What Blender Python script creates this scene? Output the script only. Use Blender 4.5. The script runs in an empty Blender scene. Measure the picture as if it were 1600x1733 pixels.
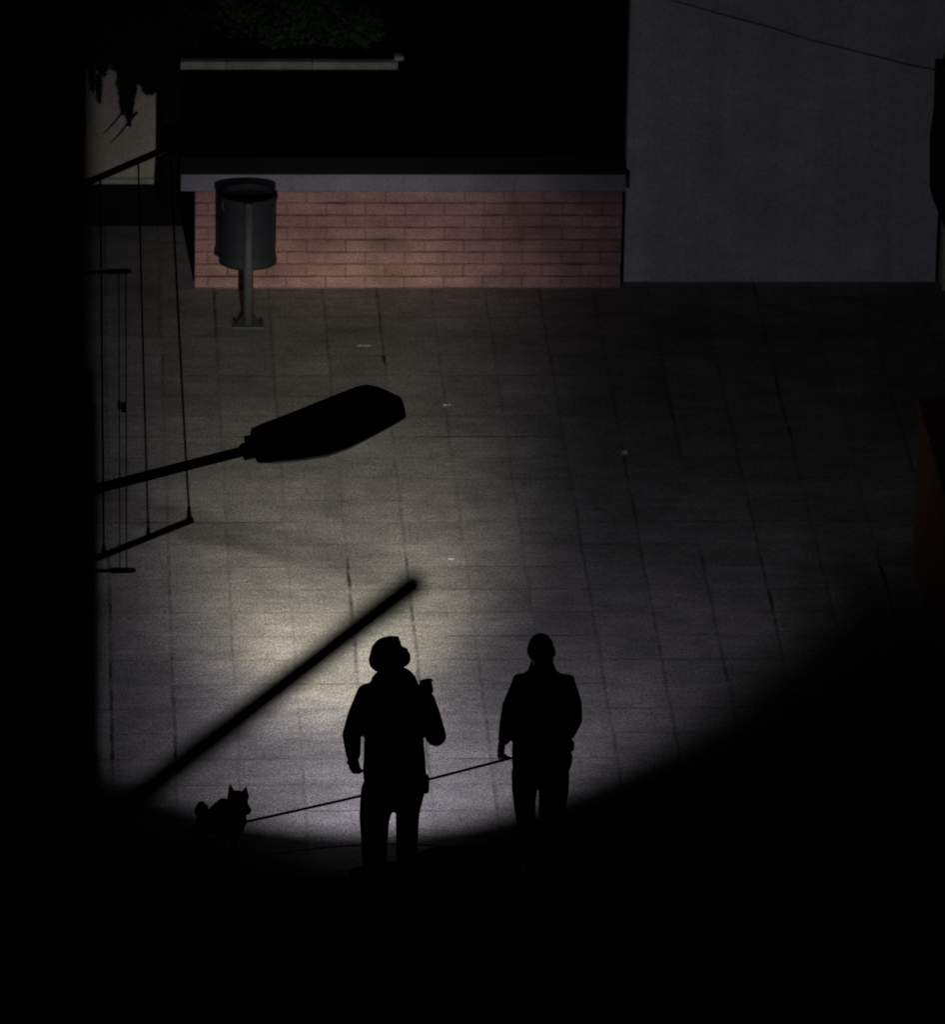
import bpy, bmesh, math, random
from mathutils import Vector, Matrix
R = math.radians
random.seed(7)
scene = bpy.context.scene
col = scene.collection

# ------------------------------------------------------------------ camera
W, H = 1600.0, 1733.0
FPX = 12838.56
PITCH, YAW, ROLL, CZ = 0.38174873, 0.0569302, 0.01918723, 19.3325
FWD = Vector((math.sin(YAW) * math.cos(PITCH), math.cos(YAW) * math.cos(PITCH), -math.sin(PITCH)))
_R = Vector((math.cos(YAW), -math.sin(YAW), 0.0))
_U = _R.cross(FWD)
RGT = _R * math.cos(ROLL) + _U * math.sin(ROLL)
UPV = -_R * math.sin(ROLL) + _U * math.cos(ROLL)
CAM = Vector((0, 0, CZ))

cam_data = bpy.data.cameras.new('camera')
cam = bpy.data.objects.new('camera', cam_data)
col.objects.link(cam)
rot = Matrix((RGT, UPV, -FWD)).transposed().to_4x4()
cam.matrix_world = Matrix.Translation(CAM) @ rot
cam_data.sensor_fit = 'HORIZONTAL'
cam_data.sensor_width = 36.0
cam_data.lens = FPX * 36.0 / W
cam_data.clip_start = 0.5
cam_data.clip_end = 2000
cam_data.dof.use_dof = True
cam_data.dof.focus_distance = 47.5
cam_data.dof.aperture_fstop = 4.8
scene.camera = cam


def ray(x, y):
    return FWD + RGT * ((x - W / 2) / FPX) - UPV * ((y - H / 2) / FPX)


def atY(x, y, Y):
    d = ray(x, y)
    return CAM + d * (Y / d.y)


def atZ(x, y, z=0.0):
    d = ray(x, y)
    return CAM + d * ((z - CZ) / d.z)


# ------------------------------------------------------------------ object helpers
def tag(o, label=None, cat=None, group=None, kind=None):
    if label: o['label'] = label
    if cat: o['category'] = cat
    if group: o['group'] = group
    if kind: o['kind'] = kind
    return o


def empty(name, loc):
    o = bpy.data.objects.new(name, None)
    o.empty_display_size = 0.1
    o.location = loc
    col.objects.link(o)
    return o


def link(name, mesh, mat, parent=None, smooth=False):
    """mesh in world coordinates; moved to its parent's frame (parents are unrotated empties)"""
    if mat is not None:
        mesh.materials.clear(); mesh.materials.append(mat)
    o = bpy.data.objects.new(name, mesh)
    col.objects.link(o)
    if parent is not None:
        base = Vector((0, 0, 0)); p = parent
        while p is not None:
            base += Vector(p.location); p = p.parent
        mesh.transform(Matrix.Translation(-base))
        o.parent = parent
    if smooth:
        for f in mesh.polygons: f.use_smooth = True
    mesh.update()
    return o


def from_bm(name, bm, mat, parent=None, smooth=False):
    bmesh.ops.recalc_face_normals(bm, faces=bm.faces)
    me = bpy.data.meshes.new(name)
    bm.to_mesh(me); bm.free()
    return link(name, me, mat, parent, smooth)


def add_box(bm, x0, x1, y0, y1, z0, z1, bevel=0.0):
    r = bmesh.ops.create_cube(bm, size=1.0)
    vs = r['verts']
    for v in vs:
        v.co = Vector(((x0 + x1) / 2 + v.co.x * (x1 - x0), (y0 + y1) / 2 + v.co.y * (y1 - y0), (z0 + z1) / 2 + v.co.z * (z1 - z0)))
    if bevel > 0:
        es = list({e for v in vs for e in v.link_edges})
        bmesh.ops.bevel(bm, geom=es, offset=bevel, segments=2, affect='EDGES', profile=0.5)


def add_tube(bm, pts, radii, n=12, caps=True):
    pts = [Vector(p) for p in pts]
    if not hasattr(radii, '__len__'): radii = [radii] * len(pts)
    rings = []; prev = None
    for i, p in enumerate(pts):
        if i == 0: t = pts[1] - pts[0]
        elif i == len(pts) - 1: t = pts[-1] - pts[-2]
        else: t = (pts[i + 1] - pts[i]).normalized() + (pts[i] - pts[i - 1]).normalized()
        t.normalize()
        if prev is None:
            a = Vector((0, 0, 1)) if abs(t.z) < 0.9 else Vector((1, 0, 0))
            u = t.cross(a).normalized()
        else:
            u = (prev - t * prev.dot(t)).normalized()
        prev = u
        w = t.cross(u)
        rings.append([bm.verts.new(p + (u * math.cos(2 * math.pi * k / n) + w * math.sin(2 * math.pi * k / n)) * radii[i]) for k in range(n)])
    for a, b in zip(rings, rings[1:]):
        for k in range(n):
            bm.faces.new((a[k], a[(k + 1) % n], b[(k + 1) % n], b[k]))
    if caps:
        bm.faces.new(rings[0][::-1]); bm.faces.new(rings[-1])


def add_lathe(bm, cx, cy, prof, n=40):
    """closed profile list of (radius, z) revolved round a vertical axis"""
    rings = [[bm.verts.new((cx + r * math.cos(2 * math.pi * k / n), cy + r * math.sin(2 * math.pi * k / n), z)) for k in range(n)] for r, z in prof]
    m = len(rings)
    for i in range(m):
        a, b = rings[i], rings[(i + 1) % m]
        for k in range(n):
            bm.faces.new((a[k], a[(k + 1) % n], b[(k + 1) % n], b[k]))


def add_ball(bm, c, r, mat3=None, seg=14):
    """r: radius or (rx, ry, rz); mat3 optional rotation"""
    if not hasattr(r, '__len__'): r = (r, r, r)
    res = bmesh.ops.create_uvsphere(bm, u_segments=seg, v_segments=max(6, seg // 2 + 2), radius=1.0)
    for v in res['verts']:
        p = Vector((v.co.x * r[0], v.co.y * r[1], v.co.z * r[2]))
        if mat3 is not None: p = mat3 @ p
        v.co = p + Vector(c)


def add_limb(bm, pts, radii, flat=1.0, seg=14):
    """chain of tapered capsules; flat scales the depth (Y) of the section"""
    pts = [Vector(p) for p in pts]
    for p, r in zip(pts, radii): add_ball(bm, p, (r, r * flat, r), seg=seg)
    for (p, q), (a, b) in zip(zip(pts, pts[1:]), zip(radii, radii[1:])):
        n = 4
        d = (q - p)
        t = d.normalized()
        ax = Vector((0, 1, 0)) - t * t.y
        if ax.length < 0.2: ax = Vector((1, 0, 0)) - t * t.x
        ax.normalize(); bx = t.cross(ax)
        rings = []
        for f, rr in ((0, a), (1, b)):
            c = p + d * f
            rings.append([bm.verts.new(c + (ax * math.cos(2 * math.pi * k / seg) * flat + bx * math.sin(2 * math.pi * k / seg)) * rr) for k in range(seg)])
        for k in range(seg):
            bm.faces.new((rings[0][k], rings[0][(k + 1) % seg], rings[1][(k + 1) % seg], rings[1][k]))
        bm.faces.new(rings[0][::-1]); bm.faces.new(rings[1])


def fuse(name, bm, mat, parent, voxel=0.008, smooth_it=3):
    """one continuous surface from overlapping closed shapes"""
    bmesh.ops.recalc_face_normals(bm, faces=bm.faces)
    me = bpy.data.meshes.new(name + '_raw')
    bm.to_mesh(me); bm.free()
    tmp = bpy.data.objects.new(name + '_raw', me)
    col.objects.link(tmp)
    m = tmp.modifiers.new('r', 'REMESH'); m.mode = 'VOXEL'; m.voxel_size = voxel
    if smooth_it:
        s = tmp.modifiers.new('s', 'SMOOTH'); s.factor = 0.5; s.iterations = smooth_it
    dg = bpy.context.evaluated_depsgraph_get()
    dg.update()
    out = bpy.data.meshes.new_from_object(tmp.evaluated_get(dg))
    out.name = name
    bpy.data.objects.remove(tmp); bpy.data.meshes.remove(me)
    return link(name, out, mat, parent, smooth=True)


# ------------------------------------------------------------------ materials
class NT:
    def __init__(self, name):
        self.m = bpy.data.materials.new(name); self.m.use_nodes = True
        self.t = self.m.node_tree; self.n = self.t.nodes
        self.b = self.n['Principled BSDF']
        tc = self.n.new('ShaderNodeTexCoord'); self.co = tc.outputs['Object']
        g = self.n.new('ShaderNodeNewGeometry'); self.pos = g.outputs['Position']

    def l(self, a, b): self.t.links.new(a, b)

    def put(self, s, v):
        if hasattr(v, 'is_linked') or isinstance(v, bpy.types.NodeSocket): self.l(v, s)
        else: s.default_value = v

    def math(self, op, a, b=0.0, c=None, clamp=False):
        n = self.n.new('ShaderNodeMath'); n.operation = op; n.use_clamp = clamp
        self.put(n.inputs[0], a); self.put(n.inputs[1], b)
        if c is not None: self.put(n.inputs[2], c)
        return n.outputs[0]

    def noise(self, scale, detail=3, rough=0.55, vec=None, dist=0.0):
        n = self.n.new('ShaderNodeTexNoise'); n.inputs['Scale'].default_value = scale
        n.inputs['Detail'].default_value = detail; n.inputs['Roughness'].default_value = rough
        n.inputs['Distortion'].default_value = dist
        self.l(vec if vec is not None else self.pos, n.inputs['Vector'])
        return n.outputs['Fac']

    def mr(self, v, a, b, c=0.0, d=1.0, smooth=False):
        n = self.n.new('ShaderNodeMapRange'); n.clamp = True
        if smooth: n.interpolation_type = 'SMOOTHSTEP'
        self.put(n.inputs['Value'], v)
        for k, x in zip(('From Min', 'From Max', 'To Min', 'To Max'), (a, b, c, d)): n.inputs[k].default_value = x
        return n.outputs['Result']

    def mix(self, f, a, b, mode='MIX'):
        n = self.n.new('ShaderNodeMix'); n.data_type = 'RGBA'; n.blend_type = mode
        self.put(n.inputs[0], f)
        for i, v in ((6, a), (7, b)):
            if isinstance(v, tuple): v = (*v, 1.0) if len(v) == 3 else v
            self.put(n.inputs[i], v)
        return n.outputs[2]

    def gray(self, v):
        n = self.n.new('ShaderNodeCombineColor')
        for i in range(3): self.l(v, n.inputs[i])
        return n.outputs[0]

    def bump(self, h, strength=0.3, dist=0.01):
        n = self.n.new('ShaderNodeBump'); n.inputs['Strength'].default_value = strength
        n.inputs['Distance'].default_value = dist
        self.l(h, n.inputs['Height']); self.l(n.outputs['Normal'], self.b.inputs['Normal'])

    def out(self, c, rough=0.85, spec=0.3, metal=0.0):
        if isinstance(c, tuple): c = (*c, 1.0)
        self.put(self.b.inputs['Base Color'], c)
        self.put(self.b.inputs['Roughness'], rough)
        self.b.inputs['Specular IOR Level'].default_value = spec
        self.b.inputs['Metallic'].default_value = metal
        return self.m


def simple(name, c, rough=0.8, spec=0.3, metal=0.0, var=0.25, scale=18.0, bump=0.0):
    t = NT(name)
    n = t.noise(scale, 4)
    f = t.mr(n, 0.3, 0.7, 1 - var, 1 + var)
    m = t.out(t.mix(1.0, tuple(c), t.gray(f), 'MULTIPLY'), rough, spec, metal)
    if bump: t.bump(n, bump)
    return m


X0, Y0T, TILE = 1.45075, 49.10117, 0.4


def pavement_mat():
    t = NT('paving_slabs')
    sp = t.n.new('ShaderNodeSeparateXYZ')
    # slight waviness of the joints
    wob = t.noise(1.3, 2)
    t.l(t.pos, sp.inputs[0])
    wv = t.math('MULTIPLY_ADD', wob, 0.03, -0.015)
    u = t.math('DIVIDE', t.math('ADD', t.math('SUBTRACT', sp.outputs[0], X0), wv), TILE)
    v = t.math('DIVIDE', t.math('ADD', t.math('SUBTRACT', sp.outputs[1], Y0T), wv), TILE)
    fu, fv = t.math('FLOOR', u), t.math('FLOOR', v)
    du = t.math('ABSOLUTE', t.math('SUBTRACT', u, t.math('ROUND', u)))
    dv = t.math('ABSOLUTE', t.math('SUBTRACT', v, t.math('ROUND', v)))
    # each stretch of joint has its own width: random per joint column and per slab
    def rnd(a, b):
        c = t.n.new('ShaderNodeCombineXYZ'); t.l(a, c.inputs[0]); t.l(b, c.inputs[1])
        w = t.n.new('ShaderNodeTexWhiteNoise'); w.noise_dimensions = '3D'; t.l(c.outputs[0], w.inputs['Vector'])
        return w.outputs['Value'], w.outputs['Color']
    ju, _ = rnd(t.math('ROUND', u), t.math('FLOOR', t.math('MULTIPLY', v, 0.22)))
    ju2, _ = rnd(t.math('ADD', t.math('ROUND', u), 77.3), fv)
    jv, _ = rnd(t.math('FLOOR', t.math('MULTIPLY', u, 0.4)), t.math('ADD', t.math('ROUND', v), 31.7))
    brk = t.mr(t.noise(5.0, 5, 0.65), 0.38, 0.60)
    su = t.math('MULTIPLY', t.math('MULTIPLY_ADD', t.math('POWER', ju, 2.2), 0.90, 0.30), t.math('MULTIPLY_ADD', ju2, 0.6, 0.45))
    sv = t.math('MULTIPLY_ADD', t.math('POWER', jv, 2.2), 0.62, 0.16)
    lu = t.math('MULTIPLY', t.math('DIVIDE', t.math('SUBTRACT', t.mr(t.noise(11.0, 4, 0.7), 0.3, 0.7, 0.022, 0.050), du), 0.016, clamp=True), su)
    lv = t.math('MULTIPLY', t.mr(dv, 0.010, 0.032, 1.0, 0.0), sv)
    joint = t.math('MULTIPLY', t.math('MAXIMUM', lu, lv), t.math('MULTIPLY_ADD', brk, 0.65, 0.35), clamp=True)
    tv, tcol = rnd(fu, fv)
    tone = t.math('MULTIPLY', t.math('MULTIPLY_ADD', tv, 0.20, 0.90), t.mr(t.noise(4.2, 5, 0.65), 0.32, 0.68, 0.80, 1.17))
    # long soft stains, worn streaks along the rows, fine aggregate
    big = t.mr(t.noise(0.9, 5, 0.6), 0.3, 0.7, 0.78, 1.17)
    mp = t.n.new('ShaderNodeMapping'); mp.inputs['Scale'].default_value = (1.0, 5.5, 1.0); t.l(t.pos, mp.inputs['Vector'])
    streak = t.mr(t.noise(2.3, 5, 0.65, mp.outputs[0]), 0.3, 0.7, 0.86, 1.12)
    mg = t.n.new('ShaderNodeMapping'); mg.inputs['Scale'].default_value = (1.0, 0.42, 1.0); t.l(t.pos, mg.inputs['Vector'])
    fine = t.mr(t.noise(110.0, 1, 0.6, mg.outputs[0]), 0.34, 0.66, 0.55, 1.45)
    mid = t.mr(t.noise(45.0, 2, 0.7, mg.outputs[0]), 0.3, 0.7, 0.78, 1.22)
    spots = t.mr(t.noise(9.0, 3, 0.6), 0.62, 0.72, 1.0, 0.72)
    k = t.math('MULTIPLY', t.math('MULTIPLY', tone, big), t.math('MULTIPLY', streak, t.math('MULTIPLY', fine, t.math('MULTIPLY', mid, spots))))
    base = t.mix(t.mr(tv, 0, 1, 0.0, 0.9), (0.250, 0.246, 0.236), (0.254, 0.243, 0.238))
    base = t.mix(1.0, base, t.gray(k), 'MULTIPLY')
    c = t.mix(joint, base, (0.028, 0.026, 0.025))
    m = t.out(c, 0.88, 0.25)
    h = t.math('SUBTRACT', t.math('MULTIPLY', fine, 0.12), t.math('MULTIPLY', joint, 1.4))
    t.bump(h, 0.35, 0.006)
    return m


def brick_mat():
    t = NT('red_brick')
    sp = t.n.new('ShaderNodeSeparateXYZ'); t.l(t.pos, sp.inputs[0])
    cb = t.n.new('ShaderNodeCombineXYZ')
    wob = t.math('MULTIPLY_ADD', t.noise(6.0, 2), 0.012, -0.006)
    t.l(t.math('ADD', sp.outputs[0], t.math('MULTIPLY', sp.outputs[1], 1.0)), cb.inputs[0])
    t.l(t.math('ADD', sp.outputs[2], wob), cb.inputs[1])
    b = t.n.new('ShaderNodeTexBrick')
    b.offset = 0.5; b.squash = 1.0
    t.l(cb.outputs[0], b.inputs['Vector'])
    b.inputs['Scale'].default_value = 1.0
    b.inputs['Brick Width'].default_value = 0.29
    b.inputs['Row Height'].default_value = 0.0955
    b.inputs['Mortar Size'].default_value = 0.0075
    b.inputs['Mortar Smooth'].default_value = 0.8
    b.inputs['Bias'].default_value = -0.1
    b.inputs['Color1'].default_value = (0.47, 0.285, 0.258, 1)
    b.inputs['Color2'].default_value = (0.41, 0.236, 0.214, 1)
    b.inputs['Mortar'].default_value = (0.17, 0.095, 0.083, 1)
    # some mortar lines filled pale, some dark
    f = t.mr(t.noise(70, 3, 0.7), 0.33, 0.67, 0.60, 1.40)
    mc = t.n.new('ShaderNodeMapping'); mc.inputs['Scale'].default_value = (0.5, 0.5, 4.0); t.l(t.pos, mc.inputs['Vector'])
    g = t.math('MULTIPLY', t.mr(t.noise(3.2, 4, 0.6), 0.3, 0.7, 0.68, 1.28), t.mr(t.noise(2.6, 4, 0.65, mc.outputs[0]), 0.3, 0.7, 0.78, 1.16))
    fill = t.mr(t.noise(4.5, 3), 0.30, 0.46)
    c0 = t.mix(t.math('MULTIPLY', t.math('MULTIPLY', b.outputs['Fac'], fill), 0.85), b.outputs['Color'], (0.39, 0.226, 0.202))
    zz = t.math('DIVIDE', t.math('ADD', sp.outputs[2], wob), 0.0955)
    dz_ = t.math('ABSOLUTE', t.math('SUBTRACT', zz, t.math('ROUND', zz)))
    mh = t.n.new('ShaderNodeMapping'); mh.inputs['Scale'].default_value = (1.0, 1.0, 5.0); t.l(t.pos, mh.inputs['Vector'])
    bed = t.math('MULTIPLY', t.mr(dz_, 0.05, 0.14, 1.0, 0.0), t.mr(t.noise(3.0, 5, 0.7, mh.outputs[0]), 0.40, 0.62, 0.0, 0.72))
    c1 = t.mix(bed, c0, (0.075, 0.036, 0.032))
    c = t.mix(1.0, c1, t.gray(t.math('MULTIPLY', f, g)), 'MULTIPLY')
    m = t.out(c, 0.9, 0.2)
    t.bump(t.math('SUBTRACT', t.math('MULTIPLY', f, 0.2), b.outputs['Fac']), 0.5, 0.008)
    return m


def plaster(name, c, scale=1.4, var=0.12, fine=0.12, runs=False):
    t = NT(name)
    a = t.mr(t.noise(scale, 5, 0.6), 0.3, 0.7, 1 - var, 1 + var)
    f = t.mr(t.noise(55.0, 3, 0.7), 0.3, 0.7, 1 - fine, 1 + fine)
    k = t.math('MULTIPLY', a, f)
    if runs:    # rain streaks and trowel marks
        mp = t.n.new('ShaderNodeMapping'); mp.inputs['Scale'].default_value = (7.0, 7.0, 0.35); t.l(t.pos, mp.inputs['Vector'])
        k = t.math('MULTIPLY', k, t.mr(t.noise(1.0, 4, 0.6, mp.outputs[0]), 0.35, 0.7, 0.90, 1.07))
        mq = t.n.new('ShaderNodeMapping'); mq.inputs['Scale'].default_value = (1.0, 1.0, 2.5); t.l(t.pos, mq.inputs['Vector'])
        k = t.math('MULTIPLY', k, t.mr(t.noise(7.0, 4, 0.65, mq.outputs[0]), 0.3, 0.7, 0.90, 1.10))
    m = t.out(t.mix(1.0, tuple(c), t.gray(k), 'MULTIPLY'), 0.92, 0.2)
    t.bump(f, 0.25, 0.004)
    return m


def leaf_mat(name, c):
    t = NT(name)
    n = t.mr(t.noise(5.0, 3), 0.3, 0.7, 0.45, 1.5)
    m = t.out(t.mix(1.0, tuple(c), t.gray(n), 'MULTIPLY'), 0.6, 0.3)
    return m


M = dict(
    paving=pavement_mat(), brick=brick_mat(),
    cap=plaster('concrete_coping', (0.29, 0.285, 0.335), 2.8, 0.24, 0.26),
    captop=None,
    white=plaster('white_render', (0.555, 0.56, 0.615), 1.1, 0.15, 0.26, True),
    beige=plaster('beige_render', (0.50, 0.465, 0.37), 3.0, 0.16, 0.22),
    edging=plaster('grey_concrete', (0.48, 0.49, 0.41), 5.0, 0.25, 0.25),
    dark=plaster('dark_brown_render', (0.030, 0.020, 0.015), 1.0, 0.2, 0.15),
    brown=plaster('brown_render', (0.12, 0.066, 0.043), 1.6, 0.2, 0.15),
    asphalt=simple('asphalt', (0.030, 0.030, 0.032), 0.95, 0.15, var=0.35, scale=40, bump=0.3),
    soil=simple('bare_soil', (0.012, 0.010, 0.008), 1.0, 0.05, var=0.5, scale=14, bump=0.6),
    steel=simple('painted_steel', (0.031, 0.035, 0.042), 0.6, 0.3, 0.0, var=0.15, scale=9),
    steelpale=simple('pale_galvanised_post', (0.090, 0.095, 0.102), 0.55, 0.35, 0.0, var=0.15, scale=9),
    rubber=simple('black_plastic', (0.012, 0.012, 0.013), 0.6, 0.3),
    iron=simple('dark_painted_iron', (0.018, 0.016, 0.016), 0.6, 0.3),
    lamp=simple('brown_lamp_paint', (0.20, 0.105, 0.060), 0.5, 0.4),
    glass=simple('frosted_lamp_glass', (0.6, 0.6, 0.58), 0.3, 0.5, var=0.05),
    wire=simple('dark_wire', (0.015, 0.015, 0.015), 0.7, 0.2),
    rope=simple('black_leash_webbing', (0.018, 0.016, 0.022), 0.8, 0.2),
    skin=simple('skin', (0.28, 0.17, 0.12), 0.6, 0.3, var=0.06),
    jacket=simple('black_jacket_cloth', (0.011, 0.011, 0.014), 0.95, 0.05),
    trousers=simple('black_trouser_cloth', (0.010, 0.010, 0.012), 0.95, 0.05),
    shoe=simple('black_shoe_leather', (0.010, 0.009, 0.009), 0.6, 0.2),
    hair=simple('dark_hair', (0.012, 0.009, 0.007), 0.7, 0.15, scale=60),
    cap_cloth=simple('black_cap_cloth', (0.010, 0.010, 0.012), 0.95, 0.05),
    fur=simple('dark_fur', (0.016, 0.013, 0.010), 0.9, 0.1, var=0.4, scale=45, bump=0.4),
    paper=simple('white_paper', (0.48, 0.47, 0.45), 0.8, 0.2, var=0.08),
    bark=simple('dark_bark', (0.012, 0.010, 0.009), 0.95, 0.1, var=0.4, scale=25, bump=0.5),
    leafdark=leaf_mat('dark_leaves', (0.010, 0.011, 0.008)),
    leafgreen=leaf_mat('shrub_leaves', (0.032, 0.115, 0.040)),
    leafolive=leaf_mat('olive_leaves', (0.075, 0.100, 0.050)),
)
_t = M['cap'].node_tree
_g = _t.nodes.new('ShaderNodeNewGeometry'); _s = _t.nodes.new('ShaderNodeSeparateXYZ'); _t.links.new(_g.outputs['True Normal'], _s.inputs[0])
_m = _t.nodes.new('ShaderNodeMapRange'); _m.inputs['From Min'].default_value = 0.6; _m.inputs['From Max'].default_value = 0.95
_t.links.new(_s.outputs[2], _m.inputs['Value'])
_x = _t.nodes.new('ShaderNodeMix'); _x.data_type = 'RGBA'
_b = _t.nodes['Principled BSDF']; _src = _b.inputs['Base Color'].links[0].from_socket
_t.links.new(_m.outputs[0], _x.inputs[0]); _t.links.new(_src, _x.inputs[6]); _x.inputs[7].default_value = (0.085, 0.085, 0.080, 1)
_t.links.new(_x.outputs[2], _b.inputs['Base Color'])      # upward faces of the coping coloured darker, to stand for dim grazing light
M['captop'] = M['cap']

# ------------------------------------------------------------------ ground
YW = 52.50            # front face of the brick wall
YSTEP = 53.86         # far edge of the paving in the gap on the left
bm = bmesh.new()
g = bmesh.ops.create_grid(bm, x_segments=8, y_segments=8, size=1.0)
for v in g['verts']: v.co = Vector((v.co.x * 400, v.co.y * 400 + 60, -0.004))
tag(from_bm('ground', bm, M['asphalt']), kind='structure')
bm = bmesh.new()
g = bmesh.ops.create_grid(bm, x_segments=12, y_segments=24, size=1.0)
for v in g['verts']: v.co = Vector((v.co.x * 12.0 + 4.0, (v.co.y + 1) / 2 * (YSTEP - 16.0) + 16.0, 0.0))
tag(from_bm('pavement', bm, M['paving']), kind='structure')
# planting bed behind the brick wall
xl = atY(330, 488, YW).x
xr = atY(1050, 484, YW).x
bm = bmesh.new()
g = bmesh.ops.create_grid(bm, x_segments=40, y_segments=40, size=1.0)
for v in g['verts']:
    v.co = Vector((xl + 0.05 + (v.co.x + 1) / 2 * (9.0 - xl), YW + 0.33 + (v.co.y + 1) / 2 * 13.0, 0.003 + 0.006 * random.random()))
tag(from_bm('planting_bed', bm, M['soil']), kind='structure')

# ------------------------------------------------------------------ brick wall
WH, CAPH = 0.775, 0.13
bw = tag(empty('brick_wall', ((xl + xr) / 2, YW, 0)), 'low red brick wall with a pale overhanging concrete coping, behind the litter bin', 'wall')
bm = bmesh.new(); add_box(bm, xl, xr, YW, YW + 0.30, -0.02, WH)
from_bm('brickwork', bm, M['brick'], bw)
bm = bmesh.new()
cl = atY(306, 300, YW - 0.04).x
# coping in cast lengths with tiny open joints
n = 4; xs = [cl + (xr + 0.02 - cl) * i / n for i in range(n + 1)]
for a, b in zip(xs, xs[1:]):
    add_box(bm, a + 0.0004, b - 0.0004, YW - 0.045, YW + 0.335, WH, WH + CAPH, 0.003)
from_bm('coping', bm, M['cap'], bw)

# white rendered wall on the right
wx0 = xr + 0.035
wx1 = atY(1583, 476, 52.64).x
YR = 52.64
ww = tag(empty('white_wall', ((wx0 + wx1) / 2, YR, 0)), 'tall plain pale grey rendered wall to the right of the brick wall', 'wall')
bm = bmesh.new(); add_box(bm, wx0, wx1, YR, YR + 0.22, -0.02, 5.2)
from_bm('wall_face', bm, M['white'], ww)
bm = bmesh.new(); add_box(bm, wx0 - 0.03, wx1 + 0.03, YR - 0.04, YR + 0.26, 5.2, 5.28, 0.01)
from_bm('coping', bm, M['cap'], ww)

# grey pillar closing the white wall at the right
px1 = wx1 + 1.2
pil = tag(empty('wall_pillar', ((wx1 + px1) / 2, 52.45, 0)), 'grey rendered pillar at the right end of the pale wall, carrying a brown cabinet', 'pillar')
bm = bmesh.new(); add_box(bm, wx1 + 0.035, px1, 52.45, 53.0, -0.02, 5.35, 0.012)
from_bm('shaft', bm, M['edging'], pil)
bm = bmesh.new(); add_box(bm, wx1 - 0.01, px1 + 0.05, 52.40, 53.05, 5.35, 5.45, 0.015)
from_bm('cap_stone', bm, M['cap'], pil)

# brown wall cabinet with a slanting lower edge on the pillar
YC = 52.20
pts = [(1589, 118), (1700, 118), (1700, 520), (1612, 400), (1600, 388), (1580, 338), (1580, 250), (1587, 200)]
cab = tag(empty('wall_cabinet', atY(1640, 250, YC)), 'dark brown wall cabinet with slanted lower corner at the right picture edge', 'cabinet')
bm = bmesh.new()
fr = [bm.verts.new(atY(x, y, YC)) for x, y in pts]
bk = [bm.verts.new(atY(x, y, YC) + Vector((0, 0.25, 0))) for x, y in pts]
bm.faces.new(fr); bm.faces.new(bk[::-1])
for i in range(len(pts)):
    j = (i + 1) % len(pts); bm.faces.new((fr[j], fr[i], bk[i], bk[j]))
from_bm('casing', bm, M['dark'], cab)

# cable clipped along the pale wall
bm = bmesh.new()
cp = [atY(x, y, YR - 0.03) for x, y in ((1590, 120), (1540, 111), (1450, 88), (1370, 68), (1300, 46), (1210, 22), (1130, -1), (1062, -22))]
add_tube(bm, cp, 0.0032, 6)
tag(from_bm('wall_cable', bm, M['wire']), 'thin black cable sagging across the pale grey wall', 'cable')

# low brown wall at the right
pb0 = atZ(1545, 948, 0.0)
lb = tag(empty('brown_wall', (pb0.x, pb0.y, 0)), 'low dark brown rendered wall running along the right edge of the paving', 'wall')
bm = bmesh.new(); add_box(bm, pb0.x, pb0.x + 1.4, 33.0, pb0.y, -0.02, 1.12)
from_bm('wall_face', bm, M['brown'], lb)
bm = bmesh.new(); add_box(bm, pb0.x - 0.02, pb0.x + 1.42, 32.98, pb0.y + 0.02, 1.12, 1.18, 0.01)
from_bm('coping', bm, M['brown'], lb)

# ------------------------------------------------------------------ left building
XE = atY(160, 866, 11.8).x
YB0 = 11.8
bld = tag(empty('apartment_building', (XE, YB0, 0)), 'dark apartment building filling the left edge, carrying lamp and clothesline brackets', 'building')
bm = bmesh.new(); add_box(bm, XE - 9, XE, YB0, 50.6, -0.02, 24.0)
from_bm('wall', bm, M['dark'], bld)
bm = bmesh.new(); add_box(bm, XE - 9.15, XE + 0.15, YB0 - 0.15, 50.75, 24.0, 24.25, 0.02)
from_bm('roof', bm, M['asphalt'], bld)
# windows on the long wall over the lane (hidden edge-on from here) and the end wall
for k in range(4):
    for fl in (4.6, 7.6, 10.6, 13.6, 16.6):
        y = 19.0 + k * 7.6
        bm = bmesh.new(); add_box(bm, XE + 0.002, XE + 0.03, y - 0.55, y + 0.55, fl, fl + 1.3, 0.004)
        f = from_bm('window', bm, M['iron'], bld)
        bm = bmesh.new(); add_box(bm, XE + 0.031, XE + 0.036, y - 0.48, y + 0.48, fl + 0.07, fl + 1.23)
        from_bm('pane', bm, M['rubber'], f)

# ------------------------------------------------------------------ gap on the left: beige wall, dark step
YBE = 54.86
bx0 = atY(60, 308, YBE).x; bx1 = atY(271, 308, YBE).x
be = tag(empty('beige_wall', ((bx0 + bx1) / 2, YBE, 0)), 'low weathered beige wall at the end of the gap between building and brick wall', 'wall')
bm = bmesh.new(); add_box(bm, bx0, bx1, YBE, YBE + 0.2, -0.02, 0.90, 0.01)
from_bm('wall_face', bm, M['beige'], be)
bm = bmesh.new(); add_box(bm, bx0, bx1, YBE - 0.035, YBE - 0.002, -0.02, 0.035, 0.004)
from_bm('plinth', bm, M['edging'], be)

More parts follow.
